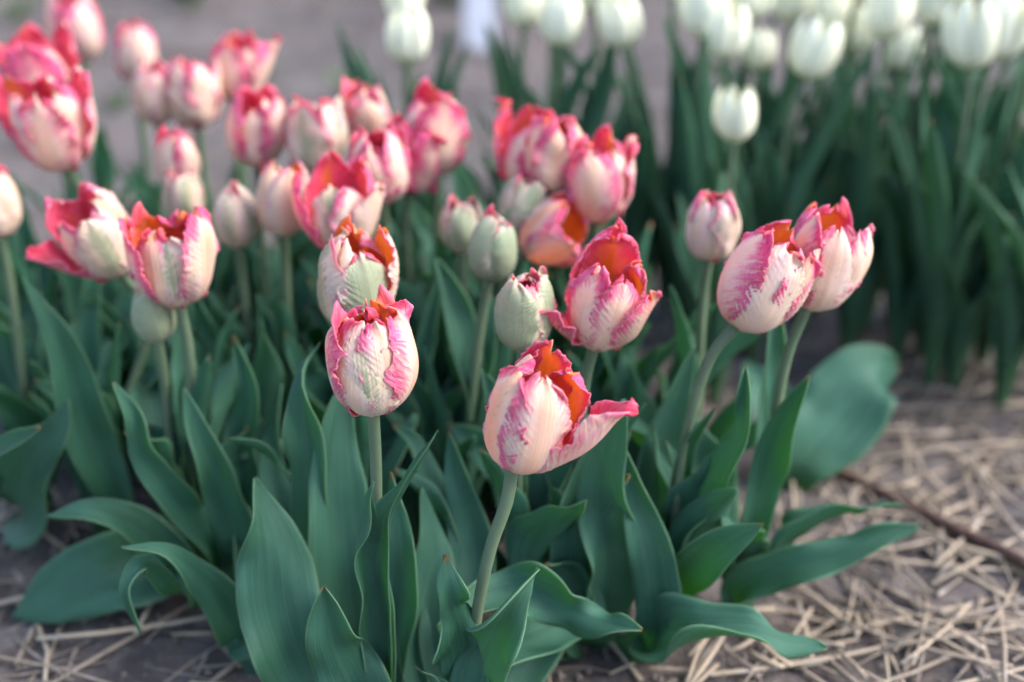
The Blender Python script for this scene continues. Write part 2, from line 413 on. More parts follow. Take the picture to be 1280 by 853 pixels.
# ------------------------------------------------------------------ leaves
LW_U = [0, .08, .2, .38, .55, .72, .85, .93, .98, 1.0]
LW_W = [.30, .42, .66, .95, 1.0, .84, .56, .31, .11, .02]
def leaf_mesh(pts, width, nref, rs, chan=.30, wave=.16, roll=(0, 0), res=(30, 11), freq=None):
    m, k = res
    C, L = spline(pts, m)
    T = np.gradient(C, axis=0); T /= np.linalg.norm(T, axis=1, keepdims=True)
    nr = np.asarray(nref, float)
    if nr.ndim == 1: nr = np.tile(nr, (m, 1))
    N = nr - (nr * T).sum(1, keepdims=True) * T; N /= np.linalg.norm(N, axis=1, keepdims=True)
    S = np.cross(T, N)
    u = np.linspace(0, 1, m); v = np.linspace(-1, 1, k)
    ro = np.radians(np.interp(u, np.linspace(0, 1, len(roll)), roll))[:, None]
    N, S = np.cos(ro) * N + np.sin(ro) * S, np.cos(ro) * S - np.sin(ro) * N
    hw = .5 * width * np.interp(u, LW_U, LW_W)
    hwl = hw * (1 + .16 * wob(u, rs, 2, 5, 12)); hwr = hw * (1 + .16 * wob(u, rs, 2, 5, 12))
    Vv = np.tile(v, (m, 1)); Uu = np.tile(u[:, None], (1, k)); av = np.abs(Vv)
    h = np.where(Vv < 0, hwl[:, None], hwr[:, None])
    ch = chan * np.interp(u, [0, .15, .5, .9, 1], [2.4, 1.6, 1, 1.1, .7])[:, None]
    fold = np.arctan(ch * 1.5)
    P = C[:, None] + (Vv * h * np.cos(fold * av))[..., None] * S[:, None] + (av ** 1.45 * h * np.sin(fold))[..., None] * N[:, None]
    f0, f1 = freq or (7, 15); wave = wave * 1.7
    def ws():
        f = rs.uniform(f0, f1); return .75 * np.sin(Uu * f + rs.uniform(0, 6.28)) + .35 * np.sin(Uu * f * 2.3 + rs.uniform(0, 6.28))
    wl = ws(); wr = ws()
    wv = np.where(Vv < 0, wl, wr) * av ** 1.8 * wave * .5 * width * np.clip(Uu * 2.5 - .2, 0, 1) * np.clip((1 - Uu) * 4 + .25, 0, 1)
    P = P + wv[..., None] * N[:, None]
    Ng = normals_grid(P)
    if (Ng[m // 2, k // 2] @ N[m // 2]) < 0: Ng = -Ng; fl = True
    else: fl = False
    return sheet('leaf', P, Ng, .0011, Uu, Vv, fl)

def auto_leaf(parent, base, az, L, width, th0, th1, rs, mat, z0=0.0, off=None, chan=.32, wave=.16, roll=(0, 0), res=(24, 9), drop=0.0):
    rad = np.array([math.sin(az), -math.cos(az), 0.0]); up = np.array([0, 0, 1.0])
    p = (np.array([0, 0, z0]) if off is None else np.asarray(off, float)) + rad * .004
    pts = [p.copy()]; n = 6
    for i in range(n):
        s = (i + .5) / n
        th = R(th0 + (th1 - th0) * s ** 1.4 + drop * max(0, s - .6) ** 2 * 6)
        p = p + (rad * math.sin(th) + up * math.cos(th)) * L / n
        if base[2] + p[2] < .012: p[2] = .012 - base[2]
        pts.append(p.copy())
    side = np.cross(up, rad); b = rs.uniform(-.12, .12) * L
    pts = [q + side * b * (i / n) ** 2 for i, q in enumerate(pts)]
    nref = np.array([-rad * (1 - s * .5) + up * (.25 + s * .9) for s in np.linspace(0, 1, res[0])])
    me = leaf_mesh(pts, width, nref, rs, chan, wave, roll, res)
    return link('leaf', me, mat, parent)

def pix_leaf(pl, pix, width, roll=(0, 0), face=(0, -.75, .65), chan=.25, wave=.15, res=(44, 13), seed=0, from_base=True, mat=None):
    """pix: (px, py, Y) down the middle of the leaf, base end first"""
    base = pl['base']; rs = np.random.RandomState(seed + 900)
    pts = [at_y(*p) - base for p in pix]
    for p in pts: p[2] = max(p[2], .006)
    if from_base:
        first = pts[0]; pts = [np.array([first[0] * .12, first[1] * .12, .0])] + pts
    me = leaf_mesh(pts, width * .93, np.array(face, float), rs, chan, wave * 1.25, roll, res)
    return link('leaf', me, mat or M_LEAF, pl['root'])

# ------------------------------------------------------------------ tulips
PLANTS = {}
def tulip(key, px, py, z, L, kind, label, rot=0, tr=0, tf=8, col=(.6, .3, .4), basex=None, basedy=.02, petals=None, res=(34, 19),
          leaves=4, group=None, name='parrot_tulip', white=False, stem_r=.0042, lw=(.036, .058), ll=(.17, .25), mids=None, R0=.031, top=True, stemleaf=2):
    seed = abs(hash_(key)) % 100000; rs = np.random.RandomState(seed)
    c = at_z(px, py, z)
    ax = np.array([math.tan(R(tr)), -math.tan(R(tf)), 1.0]); ax /= np.linalg.norm(ax)
    org = c - ax * L * .40
    if basex is None: bx, by = c[0] - math.tan(R(tr)) * z * .35, c[1] + basedy
    else:
        by = c[1] + basedy; bx = (basex - 640) / FPX * (by * math.cos(PITCH) + CAM_H * math.sin(PITCH))
    base = np.array([bx, by, float(gh(bx, by)) - .004])
    root = bpy.data.objects.new(name, None); COL.objects.link(root); root.location = base
    root.empty_display_size = .02
    tag(root, label, 'tulip', group)
    o0 = org - base
    pts = [np.zeros(3), o0 * .4 + np.array([rs.uniform(-.006, .006), rs.uniform(-.006, .006), 0]), o0 - ax * .05, o0 - ax * .004, o0 + ax * .005]
    if mids: pts = [np.zeros(3)] + [at_y(a, b, by + (c[1] - by) * ((at_y(a, b, by)[2]) / z)) - base for a, b in mids] + [o0 - ax * .004, o0 + ax * .005]
    link('stem', tube_mesh('stem', pts, [stem_r * 1.05, stem_r, stem_r * .95, stem_r, stem_r * 1.08], 12, 26), M_STEM, root)
    if petals is None: petals = kind_petals(kind, L, rs)
    flower(root, base, org, ax, rot, petals, rs, res, col, M_WHT if white else M_PET, white, R0)
    pl = dict(root=root, base=base, org=org, rs=rs, o0=o0); PLANTS[key] = pl
    a0 = rs.uniform(0, 6.28)
    for i in range(leaves):
        az = a0 + i * 2 * math.pi / max(leaves, 1) + rs.uniform(-.4, .4)
        Lf = rs.uniform(*ll); wd = rs.uniform(*lw)
        th1 = rs.choice([rs.uniform(14, 34), rs.uniform(30, 60), rs.uniform(60, 95)], p=[.5, .35, .15])
        if white: th1 = rs.uniform(8, 36)
        auto_leaf(root, base, az, Lf, wd, rs.uniform(2, 12), th1, rs, M_LEAFW if white else M_LEAF, chan=rs.uniform(.2, .5), wave=rs.uniform(.08, .26), roll=(0, rs.uniform(-25, 25), rs.uniform(-90, 90)))
    for i in range(stemleaf):
        t_ = rs.uniform(.28, .55); off = o0 * t_
        auto_leaf(root, base, rs.uniform(0, 6.28), rs.uniform(.10, .16), rs.uniform(.02, .034), rs.uniform(3, 10), rs.uniform(12, 40), rs, M_LEAFW if white else M_LEAF, off=off, chan=.45, wave=.14, roll=(0, rs.uniform(-30, 30)))
    return pl
def hash_(s):
    h = 7
    for ch in s: h = (h * 131 + ord(ch)) % 1000003
    return h

HI = (66, 31)
# --- the sharp ones at the front
tulip('A1', 464, 462, .322, .085, '', 'upright cream and pink parrot tulip with a rounded front petal and pink frilled sides', tr=0, tf=2, col=(.55, .28, .35), res=HI, leaves=0, stem_r=.0043, basex=476, basedy=.0, stemleaf=0, petals=[
    P_(2, .082, -.02, .029, rc=.027, col=(.30, .42, .25), tip=-8),
    P_(-84, .093, .02, .031, rc=.027, curl=.35, col=(.95, .2, .6), tip=-22), P_(86, .094, .02, .031, rc=.027, curl=.4, col=(.85, .1, .7), tip=-14),
    P_(-30, .088, -.10, .026, rc=.025, col=(.62, .1, .3), r0=.002), P_(36, .090, -.10, .024, rc=.026, col=(.65, .1, .5), r0=.002),
    P_(165, .090, -.08, .029, rc=.026, col=(.8, .1, .8), curl=.3, ruf=1.5), P_(205, .088, -.15, .026, rc=.027, col=(.8, .1, .8))])
tulip('A2', 662, 528, .300, .094, '', 'pink and cream parrot tulip with one petal splayed wide, on a bare curved stem', tr=17, tf=6, col=(.62, .15, .4), res=HI, leaves=0, stem_r=.0046, basex=585, basedy=.0, stemleaf=0, mids=[(592, 800), (612, 690), (634, 625)], petals=[
    P_(-58, .090, .06, .032, rc=.029, curl=.35, col=(.62, .35, .75)), P_(16, .099, -.05, .030, rc=.030, col=(.62, .05, .35), r0=.0025),
    P_(70, .100, .60, .025, rc=.020, col=(.60, .05, .2), curl=-.1, tip=24), P_(172, .104, -.10, .027, rc=.028, col=(.95, .1, .7), curl=.35),
    P_(128, .098, -.05, .027, rc=.028, col=(.95, .05, .7)), P_(-128, .094, .05, .028, rc=.028, col=(.85, .2, .5))])
tulip('A3', 445, 358, .335, .088, '', 'greenish cream parrot tulip with bright orange inside showing at its parted top', tr=2, tf=3, col=(.4, .7, .8), res=HI, leaves=3, basex=455, basedy=.03, petals=[
    P_(34, .082, .04, .030, rc=.030, col=(.14, .85, .1), tip=-6), P_(-62, .091, .08, .031, rc=.028, col=(.42, .62, .6), curl=.15),
    P_(-16, .090, -.08, .024, rc=.026, col=(.3, .5, .6), r0=.002), P_(112, .095, .0, .030, rc=.028, col=(.5, .4, 1.1), curl=.3),
    P_(175, .092, -.1, .029, rc=.03, col=(.5, .2, 1.2)), P_(-125, .093, -.08, .029, rc=.028, col=(.4, .6, 1.1))])
tulip('A4', 655, 394, .325, .070, '', 'small pale green closed tulip bud with a pink slit down one side', tr=2, tf=3, col=(.05, .95, .1), res=HI, leaves=3, petals=[
    P_(-34, .071, -.10, .029, rc=.0205, ruf=.6, col=(.0, 1.0, .1)), P_(92, .071, -.08, .026, rc=.019, ruf=.8, col=(.12, .8, .1), curl=.25), P_(205, .071, -.10, .029, rc=.0205, ruf=.5),
    P_(40, .067, -.14, .022, rc=.017, ruf=.6, r0=.002, col=(1.1, 0, .5)), P_(150, .067, -.14, .022, rc=.017, ruf=.5, r0=.002), P_(-90, .067, -.14, .022, rc=.017, ruf=.5, r0=.002)])
tulip('A5', 752, 384, .325, .088, '', 'loose deep pink parrot tulip with petals falling apart and orange showing inside', tr=8, tf=10, col=(.95, .05, .6), res=HI, leaves=4, basex=728, basedy=.03, petals=[
    P_(12, .084, .18, .031, rc=.029, col=(.95, .12, .3), tip=-10), P_(66, .078, .62, .029, rc=.026, col=(.85, .05, .8), tip=-25, curl=.2),
    P_(-72, .076, 1.25, .025, rc=.026, col=(.95, .05, .4), tip=10, curl=.2), P_(-155, .112, .02, .030, rc=.026, col=(1.15, 0, .3), curl=.35, bend=-.06),
    P_(-32, .092, .10, .024, rc=.024, col=(.9, .05, .3), r0=.002), P_(170, .104, -.05, .028, rc=.028, col=(1.1, 0, .5), curl=.3), P_(110, .086, .05, .027, rc=.027, col=(1, 0, 1))])
tulip('A6', 953, 357, .345, .096, '', 'large closed pink and white parrot tulip on a bent stem, green mark on one petal', tr=27, tf=4, col=(.8, .1, .4), res=HI, leaves=2, stem_r=.0044, basex=838, basedy=.01, mids=[(842, 690), (852, 570), (875, 480), (893, 438)], petals=[
    P_(12, .094, .02, .034, rc=.029, col=(.46, .26, .05)), P_(-76, .095, .08, .034, rc=.028, col=(1.0, .0, .3), curl=.45), P_(94, .095, .10, .033, rc=.028, col=(.9, 0, .4), curl=.35),
    P_(-28, .090, -.02, .028, rc=.027, col=(1.0, 0, .3), r0=.002), P_(52, .090, .02, .026, rc=.028, col=(1, 0, .5), r0=.002), P_(172, .096, .02, .030, rc=.028, col=(1, 0, .6))])
tulip('A7', 1027, 336, .345, .086, '', 'salmon pink parrot tulip with split top, touching the large bent-stemmed bloom', tr=14, tf=4, col=(.72, .12, .4), res=(50, 25), leaves=3, basex=925, basedy=.03, petals=[
    P_(4, .088, .06, .031, rc=.028, col=(.55, .2, .3)), P_(74, .088, .14, .031, rc=.027, col=(.75, .1, .3), curl=.3), P_(-62, .092, .10, .030, rc=.028, col=(.95, .05, .4), curl=.3),
    P_(36, .086, .0, .024, rc=.026, r0=.002, col=(.9, 0, .5)), P_(180, .092, .08, .03, rc=.03, col=(1, 0, .7)), P_(-120, .092, .12, .03, rc=.03, col=(1, 0, .6))])
tulip('A8', 890, 285, .34, .073, 'slim', 'plump cream tulip bud with a pink seam, beside the bent-stemmed bloom', rot=60, tr=2, col=(.42, .35, .15), leaves=4)
tulip('A9', 617, 312, .33, .069, 'bud', 'green ribbed tulip bud with a dark open slit at its top', rot=55, tr=9, tf=4, col=(.0, 1.05, .05), leaves=3, basex=578, res=(46, 23))
tulip('A10', 577, 283, .32, .062, 'bud', 'pale green slender tulip bud with a pink tip, beside the ribbed green bud', rot=10, tr=0, col=(.12, .85, .05), leaves=3)
tulip('A11', 652, 256, .335, .066, 'bud', 'rounded cream green tulip bud leaning over an open orange bloom', rot=15, tr=14, tf=10, col=(.12, .7, .1), leaves=2)
tulip('A12', 690, 292, .315, .076, '', 'flame orange tulip bloom hanging open sideways beside the cream green bud', tr=48, tf=14, col=(.6, .05, 1.0), leaves=2, basex=655, petals=[
    P_(10, .070, .75, .026, rc=.026, col=(.6, .1, .7)), P_(75, .072, .75, .026, rc=.03, col=(.8, 0, .9)), P_(-60, .072, .20, .026, rc=.026, col=(.9, 0, 1.1)),
    P_(150, .076, .15, .027, rc=.026, col=(.7, .1, 1.2)), P_(-130, .076, .1, .027, rc=.026, col=(.3, .6, 1.2))])
tulip('A13', 750, 230, .355, .088, 'cup', 'peach and pink tulip cup with one curled side petal, above the loose pink bloom', rot=-8, tr=3, col=(.62, .2, .4), leaves=4)
tulip('A14', 662, 196, .365, .086, 'open', 'broad rose pink and white tulip with a parted top, above the orange bloom', rot=28, tr=4, col=(.85, .1, .35), leaves=3)
tulip('A14b', 692, 196, .375, .082, 'cup', 'pink tulip with orange rim, pressed against the broad rose pink one', rot=5, tr=8, col=(.85, .12, .6), leaves=2)
tulip('A15', 545, 172, .375, .090, 'cup', 'big white and magenta tulip cup at the end of the packed row of blooms', rot=8, tr=2, col=(.72, .1, .15), leaves=4)
tulip('A16', 475, 213, .36, .080, 'cup', 'magenta tulip with a pale peach petal, beside the big white and magenta cup', rot=5, tr=-2, col=(.80, .1, .25), leaves=3)
tulip('A16b', 512, 200, .355, .084, 'open', 'deep magenta open tulip wedged behind the peach fronted magenta one', rot=50, tr=5, col=(1.05, 0, .1), leaves=2)
tulip('A17', 460, 152, .37, .070, 'cup', 'small peach tulip peeping out behind the packed row of blooms', rot=20, col=(.6, .2, .5), leaves=3)
tulip('A18', 396, 174, .37, .086, 'cup', 'cream tulip with green flames and rosy flanks, in the middle of the packed row', rot=-4, tr=-2, col=(.5, .55, .2), leaves=4)
tulip('A19', 320, 168, .37, .078, 'cup', 'pink striped cream tulip standing in the packed row beside the green flamed one', rot=62, tr=3, col=(.7, .15, .2), leaves=3)
tulip('A20', 296, 92, .385, .080, 'open', 'peach and hot pink tulip rising behind the tight group of pale cups', rot=-35, tr=6, col=(.68, .15, .4), leaves=3)
tulip('A21', 243, 122, .37, .082, 'cup', 'white tulip cup with magenta seams, in the middle of the tight group of pale cups', rot=-6, tr=0, col=(.6, .12, .1), leaves=3)
tulip('A21b', 194, 120, .37, .078, 'slim', 'slim pale pink tulip touching the white cup with magenta seams', rot=30, col=(.62, .1, .25), leaves=3)
tulip('A22', 222, 202, .35, .068, 'slim', 'small cream tulip with one red central seam, above a squat green one', rot=58, col=(.55, .2, .2), leaves=3)
tulip('A23', 231, 247, .32, .062, 'slim', 'squat greenish cream tulip tucked under the red seamed one', rot=20, col=(.35, .6, .3), leaves=3)
tulip('A24', 294, 272, .325, .070, 'bud', 'plain cream oval tulip bud with faint green streaks', rot=-4, col=(.10, .55, .1), leaves=3)
tulip('A25', 354, 252, .345, .080, 'slim', 'tall peach cream tulip with a frilly pink crown, beside the plain oval bud', rot=8, tr=3, col=(.32, .15, .75), leaves=3)
tulip('A26', 424, 272, .345, .080, '', 'tulip with a scarlet back petal and two cream green front petals flaring apart', tr=0, tf=6, col=(.5, .5, .3), leaves=4, petals=[
    P_(2, .078, .10, .029, rc=.027, col=(.16, .65, .1)), P_(-72, .086, .35, .030, rc=.034, col=(1.25, 0, .2), curl=.5, tip=-10), P_(68, .082, .55, .027, rc=.025, col=(.4, .4, .4), curl=.2),
    P_(-150, .092, .2, .03, rc=.03, col=(1.1, 0, .3)), P_(130, .086, .3, .03, rc=.03, col=(.9, 0, .5)), P_(40, .078, .1, .025, rc=.026, col=(.7, .2, .3), r0=.002)])
tulip('A27', 216, 330, .335, .090, '', 'cream parrot tulip cup with a scalloped pink rim and red frills inside', tr=-3, tf=4, col=(.6, .3, .5), res=HI, leaves=2, basex=262, basedy=.02, petals=[
    P_(10, .074, .12, .031, rc=.030, col=(.12, .50, .15)), P_(-72, .092, .16, .032, rc=.030, col=(.85, .1, .6), curl=.6), P_(72, .095, .16, .030, rc=.029, col=(.72, .05, .85), curl=.45),
    P_(-20, .082, .06, .025, rc=.027, col=(.9, 0, .8), r0=.002, ruf=1.6), P_(170, .078, .1, .029, rc=.03, col=(1, 0, .7), ruf=1.7, curl=.4), P_(-140, .084, .1, .028, rc=.03, col=(1, 0, 1.)), P_(120, .086, .1, .028, rc=.03, col=(1, 0, .8))])
tulip('A28', 128, 303, .325, .084, '', 'floppy pink and cream tulip with a drooping lower petal, beside the scalloped cup', tr=-22, tf=8, col=(.6, .3, .3), res=(44, 23), leaves=4, basex=135, petals=[
    P_(20, .078, .30, .029, rc=.028, col=(.25, .5, .2)), P_(-75, .078, 1.0, .026, rc=.026, col=(.9, .05, .2), tip=-10), P_(80, .085, .05, .03, rc=.028, col=(.35, .45, .3), curl=.3),
    P_(-140, .092, .15, .03, rc=.028, col=(.6, .1, .2)), P_(160, .092, .1, .03, rc=.028, col=(.7, .1, .2)), P_(-25, .08, .3, .026, rc=.03, col=(.8, .05, .3), r0=.002)])
tulip('A29', 52, 100, .40, .092, 'open', 'tall magenta tulip with many upright petals, topping the big leftover cluster beside bare soil', rot=20, tr=-5, col=(.95, .0, .3), leaves=3)
tulip('A29b', 68, 165, .385, .096, 'open', 'wide open red and cream tulip spilling its petals, under the tall magenta one', rot=-20, tr=-6, tf=18, col=(.65, .05, .3), leaves=4)
tulip('A30', 98, 38, .405, .088, 'cup', 'pale magenta tulip cup standing against the bare soil, tallest of the pink bed', rot=45, col=(.78, .05, .0), leaves=3)
tulip('A31', 170, 68, .39, .082, 'slim', 'pale pink tulip with a dark magenta seam, next to the farthest pale magenta cup', rot=40, tr=4, col=(.78, .05, .05), leaves=3)
tulip('A32', -8, 258, .33, .076, 'slim', 'cream tulip half hidden at the outer end of the bed, left of the floppy nodding bloom', col=(.2, .3, .4), leaves=4)
tulip('A33', 192, 393, .285, .062, 'bud', 'small green tulip bud hidden behind the scalloped cup', rot=20, col=(.0, 1.1, 0), leaves=3)
# label fixes for place words
PLANTS['A29']['root']['label'] = 'tall magenta tulip with many upright petals, above a wide open red and cream one'
PLANTS['A32']['root']['label'] = 'cream tulip standing apart beyond the floppy nodding pink bloom'

# --- white tulips behind
WL = 'white cup tulip on a tall pale stem in the far bed'
WG = 'white tulips in the far bed'
whites = [(505, 6, .43, .056, 0, 0), (510, 54, .40, .062, 0, 0), (656, 10, .42, .064, 3, 0), (703, 32, .41, .066, -2, 0), (776, 34, .41, .064, -12, 10),
          (880, 18, .43, .070, 2, 0), (908, 48, .41, .062, 4, 0), (948, 68, .37, .050, 0, 0), (1016, 70, .39, .070, 16, 0),
          (1073, 44, .37, .060, 0, 0), (1110, 20, .43, .072, 0, 0), (1128, 66, .37, .056, 2, 0), (1036, 12, .42, .060, 0, 0), (1216, 52, .42, .080, -3, 4),
          (1248, 40, .43, .080, 6, 4), (1165, 8, .42, .060, 0, 0), (990, 6, .41, .060, 0, 0), (940, 2, .43, .056, 0, 0), (746, -4, .42, .06, 0, 0), (1072, -18, .44, .06, 4, 0),
          (1200, -22, .45, .062, 0, 0), (1290, 10, .43, .066, 0, 0), (840, -26, .45, .062, -4, 0), (690, -30, .45, .06, 0, 0), (1322, 70, .40, .066, 0, 0), (1270, -30, .45, .066, 0, 0)]
WX = {4: 'white tulip nodding sideways on a bent pale stem at the bed edge', 8: 'slanting white tulip leaning against its upright neighbours', 7: 'smallest narrow white tulip bud in the far bed', 13: 'white tulip, one of a fat pair crowding together, the lower one', 14: 'white tulip, one of a fat pair crowding together, the higher one', 0: 'white tulip on the lone pair of stems apart from the bed, upper bloom', 1: 'white tulip on the lone pair of stems apart from the bed, lower bloom'}
for i, (px, py, z, L, tr, tf) in enumerate(whites):
    L *= .93
    tulip('W%d' % i, px, py, z, L, 'white', WX.get(i, WL), rot=i * 47, tr=tr, tf=tf, leaves=5, name='white_tulip', white=True, res=(20, 11), group=WG, lw=(.024, .040), ll=(.30, .44), stem_r=.0036, stemleaf=2)
tulip('WS', 919, 152, .355, .053, 'white', 'short white tulip nestling low among the far green leaves', rot=10, leaves=4, name='white_tulip', white=True, res=(20, 11), lw=(.026, .042), ll=(.2, .3), stem_r=.0036)
# shorter front plants of the far bed, blooms above the frame or still hidden
for i, (px, gy) in enumerate([(720, 430), (800, 420), (870, 450), (940, 430), (1000, 420), (1080, 410), (1150, 440), (1225, 455), (1290, 470), (1330, 500), (640, 400), (1190, 400), (1040, 380), (1270, 410), (1120, 450), (1190, 480), (1250, 510), (1310, 535), (1060, 440)]):
    rs = np.random.RandomState(300 + i); c = at_z(px, gy, 0)
    base = np.array([c[0], c[1], float(gh(c[0], c[1])) - .004])
    root = bpy.data.objects.new('tulip_leaf_tuft', None); COL.objects.link(root); root.location = base
    tag(root, 'flowerless tuft of upright green tulip leaves at the foot of the white tulips', 'plant', 'flowerless tulip tufts in the far bed')
    for k in range(5):
        auto_leaf(root, base, k * 1.26 + rs.uniform(-.5, .5), rs.uniform(.20, .34), rs.uniform(.03, .05), rs.uniform(2, 12), rs.uniform(10, 60), rs, M_LEAFW, chan=rs.uniform(.2, .45), wave=rs.uniform(.08, .2), roll=(0, rs.uniform(-50, 50)))

# ------------------------------------------------------------------ leaves seen singly in the photograph
P = PLANTS
# A1 and its neighbours
pix_leaf(P['A1'], [(385, 850, .93), (352, 770, .94), (342, 690, .95), (318, 598, .97)], .076, roll=(-10, 0, 10, 40), chan=.2, wave=.2, seed=1)
pix_leaf(P['A1'], [(440, 860, .88), (415, 800, .87), (405, 733, .87)], .060, roll=(0, 5, 0), chan=.16, wave=.22, seed=2)
pix_leaf(P['A1'], [(440, 800, .97), (425, 680, .985), (420, 560, 1.0), (432, 470, 1.02)], .064, roll=(0, 10, 20), chan=.22, wave=.10, seed=3)
pix_leaf(P['A1'], [(400, 760, 1.0), (392, 640, 1.0), (385, 540, 1.0), (378, 470, 1.01), (400, 428, 1.04)], .044, roll=(-30, -25, -40), chan=.3, wave=.2, seed=4)
pix_leaf(P['A1'], [(474, 830, .90), (462, 740, .895), (448, 680, .89), (455, 630, .885), (467, 602, .88)], .036, roll=(0, 5, 15, 70, 110), chan=.5, wave=.25, seed=5)
pix_leaf(P['A1'], [(478, 820, .90), (478, 720, .895), (488, 650, .89), (512, 600, .88), (546, 538, .87)], .034, roll=(10, 0, -20, -75, -60), chan=.5, wave=.2, seed=6)
pix_leaf(P['A1'], [(492, 840, .93), (505, 740, .94), (500, 660, .95), (488, 590, .97)], .038, roll=(-10, -30), chan=.35, wave=.15, seed=7)
# A2
pix_leaf(P['A2'], [(582, 840, .875), (572, 780, .865), (558, 735, .86), (556, 694, .87)], .042, roll=(30, 10, -20, 70), chan=.4, wave=.42, seed=8)
pix_leaf(P['A2'], [(596, 850, .865), (618, 795, .855), (642, 750, .85), (674, 712, .86)], .054, roll=(-5, -10, -10, 60), chan=.35, wave=.32, seed=9)
pix_leaf(P['A2'], [(548, 790, .90), (600, 752, .93), (668, 742, .94), (735, 775, .92), (802, 788, .90)], .048, face=(0, -.55, .85), roll=(20, 0, 40, -30), chan=.35, wave=.35, seed=10, from_base=False)
pix_leaf(P['A2'], [(610, 830, .90), (680, 790, .95), (738, 760, .99), (715, 712, 1.0), (682, 706, .97)], .040, face=(0, -.6, .8), roll=(0, 20, 50), chan=.4, wave=.2, seed=11)
pix_leaf(P['A2'], [(650, 850, .95), (690, 760, 1.0), (700, 660, 1.03), (690, 590, 1.06)], .052, roll=(0, 20), chan=.25, wave=.12, seed=12)
pix_leaf(P['A2'], [(560, 800, .95), (590, 700, 1.0), (575, 610, 1.02), (560, 540, 1.05)], .050, roll=(0, -20), chan=.25, wave=.14, seed=13)
pix_leaf(P['A2'], [(530, 850, .93), (528, 770, .96), (540, 690, .98), (528, 610, 1.0)], .050, roll=(0, 15, 40), chan=.3, wave=.2, seed=41)
pix_leaf(P['A1'], [(520, 830, .99), (560, 730, 1.02), (548, 640, 1.04), (520, 560, 1.06), (490, 530, 1.08)], .044, roll=(0, -20, 30), chan=.35, wave=.2, seed=42)
pix_leaf(P['A2'], [(640, 820, .98), (655, 720, 1.02), (640, 640, 1.05), (600, 560, 1.08)], .042, roll=(0, 20, -40), chan=.35, wave=.2, seed=43)
pix_leaf(P['A2'], [(545, 860, .86), (530, 840, .855), (520, 833, .85)], .018, roll=(0, 40, 80), chan=.5, wave=.4, seed=44)
pix_leaf(P['A1'], [(330, 830, 1.0), (320, 740, 1.03), (300, 660, 1.06), (270, 590, 1.09)], .046, roll=(0, 10, 50), chan=.35, wave=.2, seed=45)
pix_leaf(P['A1'], [(350, 760, 1.05), (352, 660, 1.08), (340, 570, 1.10), (352, 480, 1.12)], .040, roll=(0, 20, -30), chan=.35, wave=.2, seed=46)
pix_leaf(P['A5'], [(690, 800, 1.0), (672, 700, 1.04), (668, 610, 1.06), (650, 480, 1.08)], .040, roll=(0, 20, -50), chan=.4, wave=.2, seed=47)
# A5: dark upright leaves between the leaning bloom and the right hand pair
pix_leaf(P['A5'], [(745, 800, 1.03), (760, 700, 1.0), (752, 610, .985), (782, 500, .97)], .056, roll=(10, 20, -40), chan=.3, wave=.2, seed=14)
pix_leaf(P['A5'], [(815, 800, .99), (818, 710, .975), (795, 620, .985), (780, 560, 1.0)], .044, roll=(-10, -25), chan=.2, wave=.12, seed=15)
pix_leaf(P['A5'], [(720, 790, 1.0), (712, 690, 1.0), (730, 600, 1.0), (745, 540, 1.0)], .044, roll=(10, 10), chan=.3, wave=.12, seed=16)
# A6 / A7
pix_leaf(P['A6'], [(838, 720, 1.04), (862, 655, 1.015), (905, 590, .995), (930, 530, .99), (932, 458, 1.0)], .044, roll=(-10, -35, -50, -20), chan=.4, wave=.25, seed=17)
pix_leaf(P['A6'], [(842, 690, 1.04), (842, 610, 1.03), (862, 550, 1.015), (896, 508, 1.0)], .030, roll=(20, 35, 50), chan=.55, wave=.1, seed=18)
pix_leaf(P['A6'], [(838, 740, 1.02), (868, 710, .985), (905, 680, .96), (954, 655, .95)], .048, face=(-.1, -.8, .55), roll=(10, 10), chan=.25, wave=.12, seed=19)
pix_leaf(P['A6'], [(812, 815, .98), (860, 798, .945), (930, 790, .93), (985, 803, .925), (1032, 810, .93)], .060, face=(0, -.35, .94), roll=(0, 10, -20, 20), chan=.4, wave=.3, seed=20)
pix_leaf(P['A7'], [(920, 745, 1.05), (975, 717, 1.035), (1050, 690, 1.03), (1150, 658, 1.03)], .042, face=(0, -.5, .85), roll=(15, 0, 30, -20), chan=.4, wave=.28, seed=21)
pix_leaf(P['A7'], [(925, 710, 1.07), (950, 620, 1.05), (975, 540, 1.04), (1012, 470, 1.03)], .040, roll=(0, 20, -20), chan=.35, wave=.16, seed=22)
c = at_z(985, 622, 0); lb = np.array([c[0], c[1], float(gh(c[0], c[1])) - .004])
lone = bpy.data.objects.new('tulip_leaf_tuft', None); COL.objects.link(lone); lone.location = lb
tag(lone, 'single broad blue green tulip leaf standing blurred beside the brown stick', 'plant')
pix_leaf(dict(root=lone, base=lb), [(1000, 580, 1.28), (1050, 520, 1.31), (1090, 470, 1.34), (1125, 462, 1.38)], .098, face=(-.35, -.9, .3), roll=(0, 0), chan=.1, wave=.05, seed=23)
pix_leaf(dict(root=lone, base=lb), [(985, 570, 1.30), (960, 500, 1.34), (930, 450, 1.38)], .06, face=(.2, -.8, .5), roll=(0, 0), chan=.2, wave=.1, seed=40)
pix_leaf(P['A6'], [(822, 690, 1.06), (815, 600, 1.07), (845, 500, 1.09), (870, 430, 1.1)], .040, roll=(0, 20), chan=.3, wave=.12, seed=24)
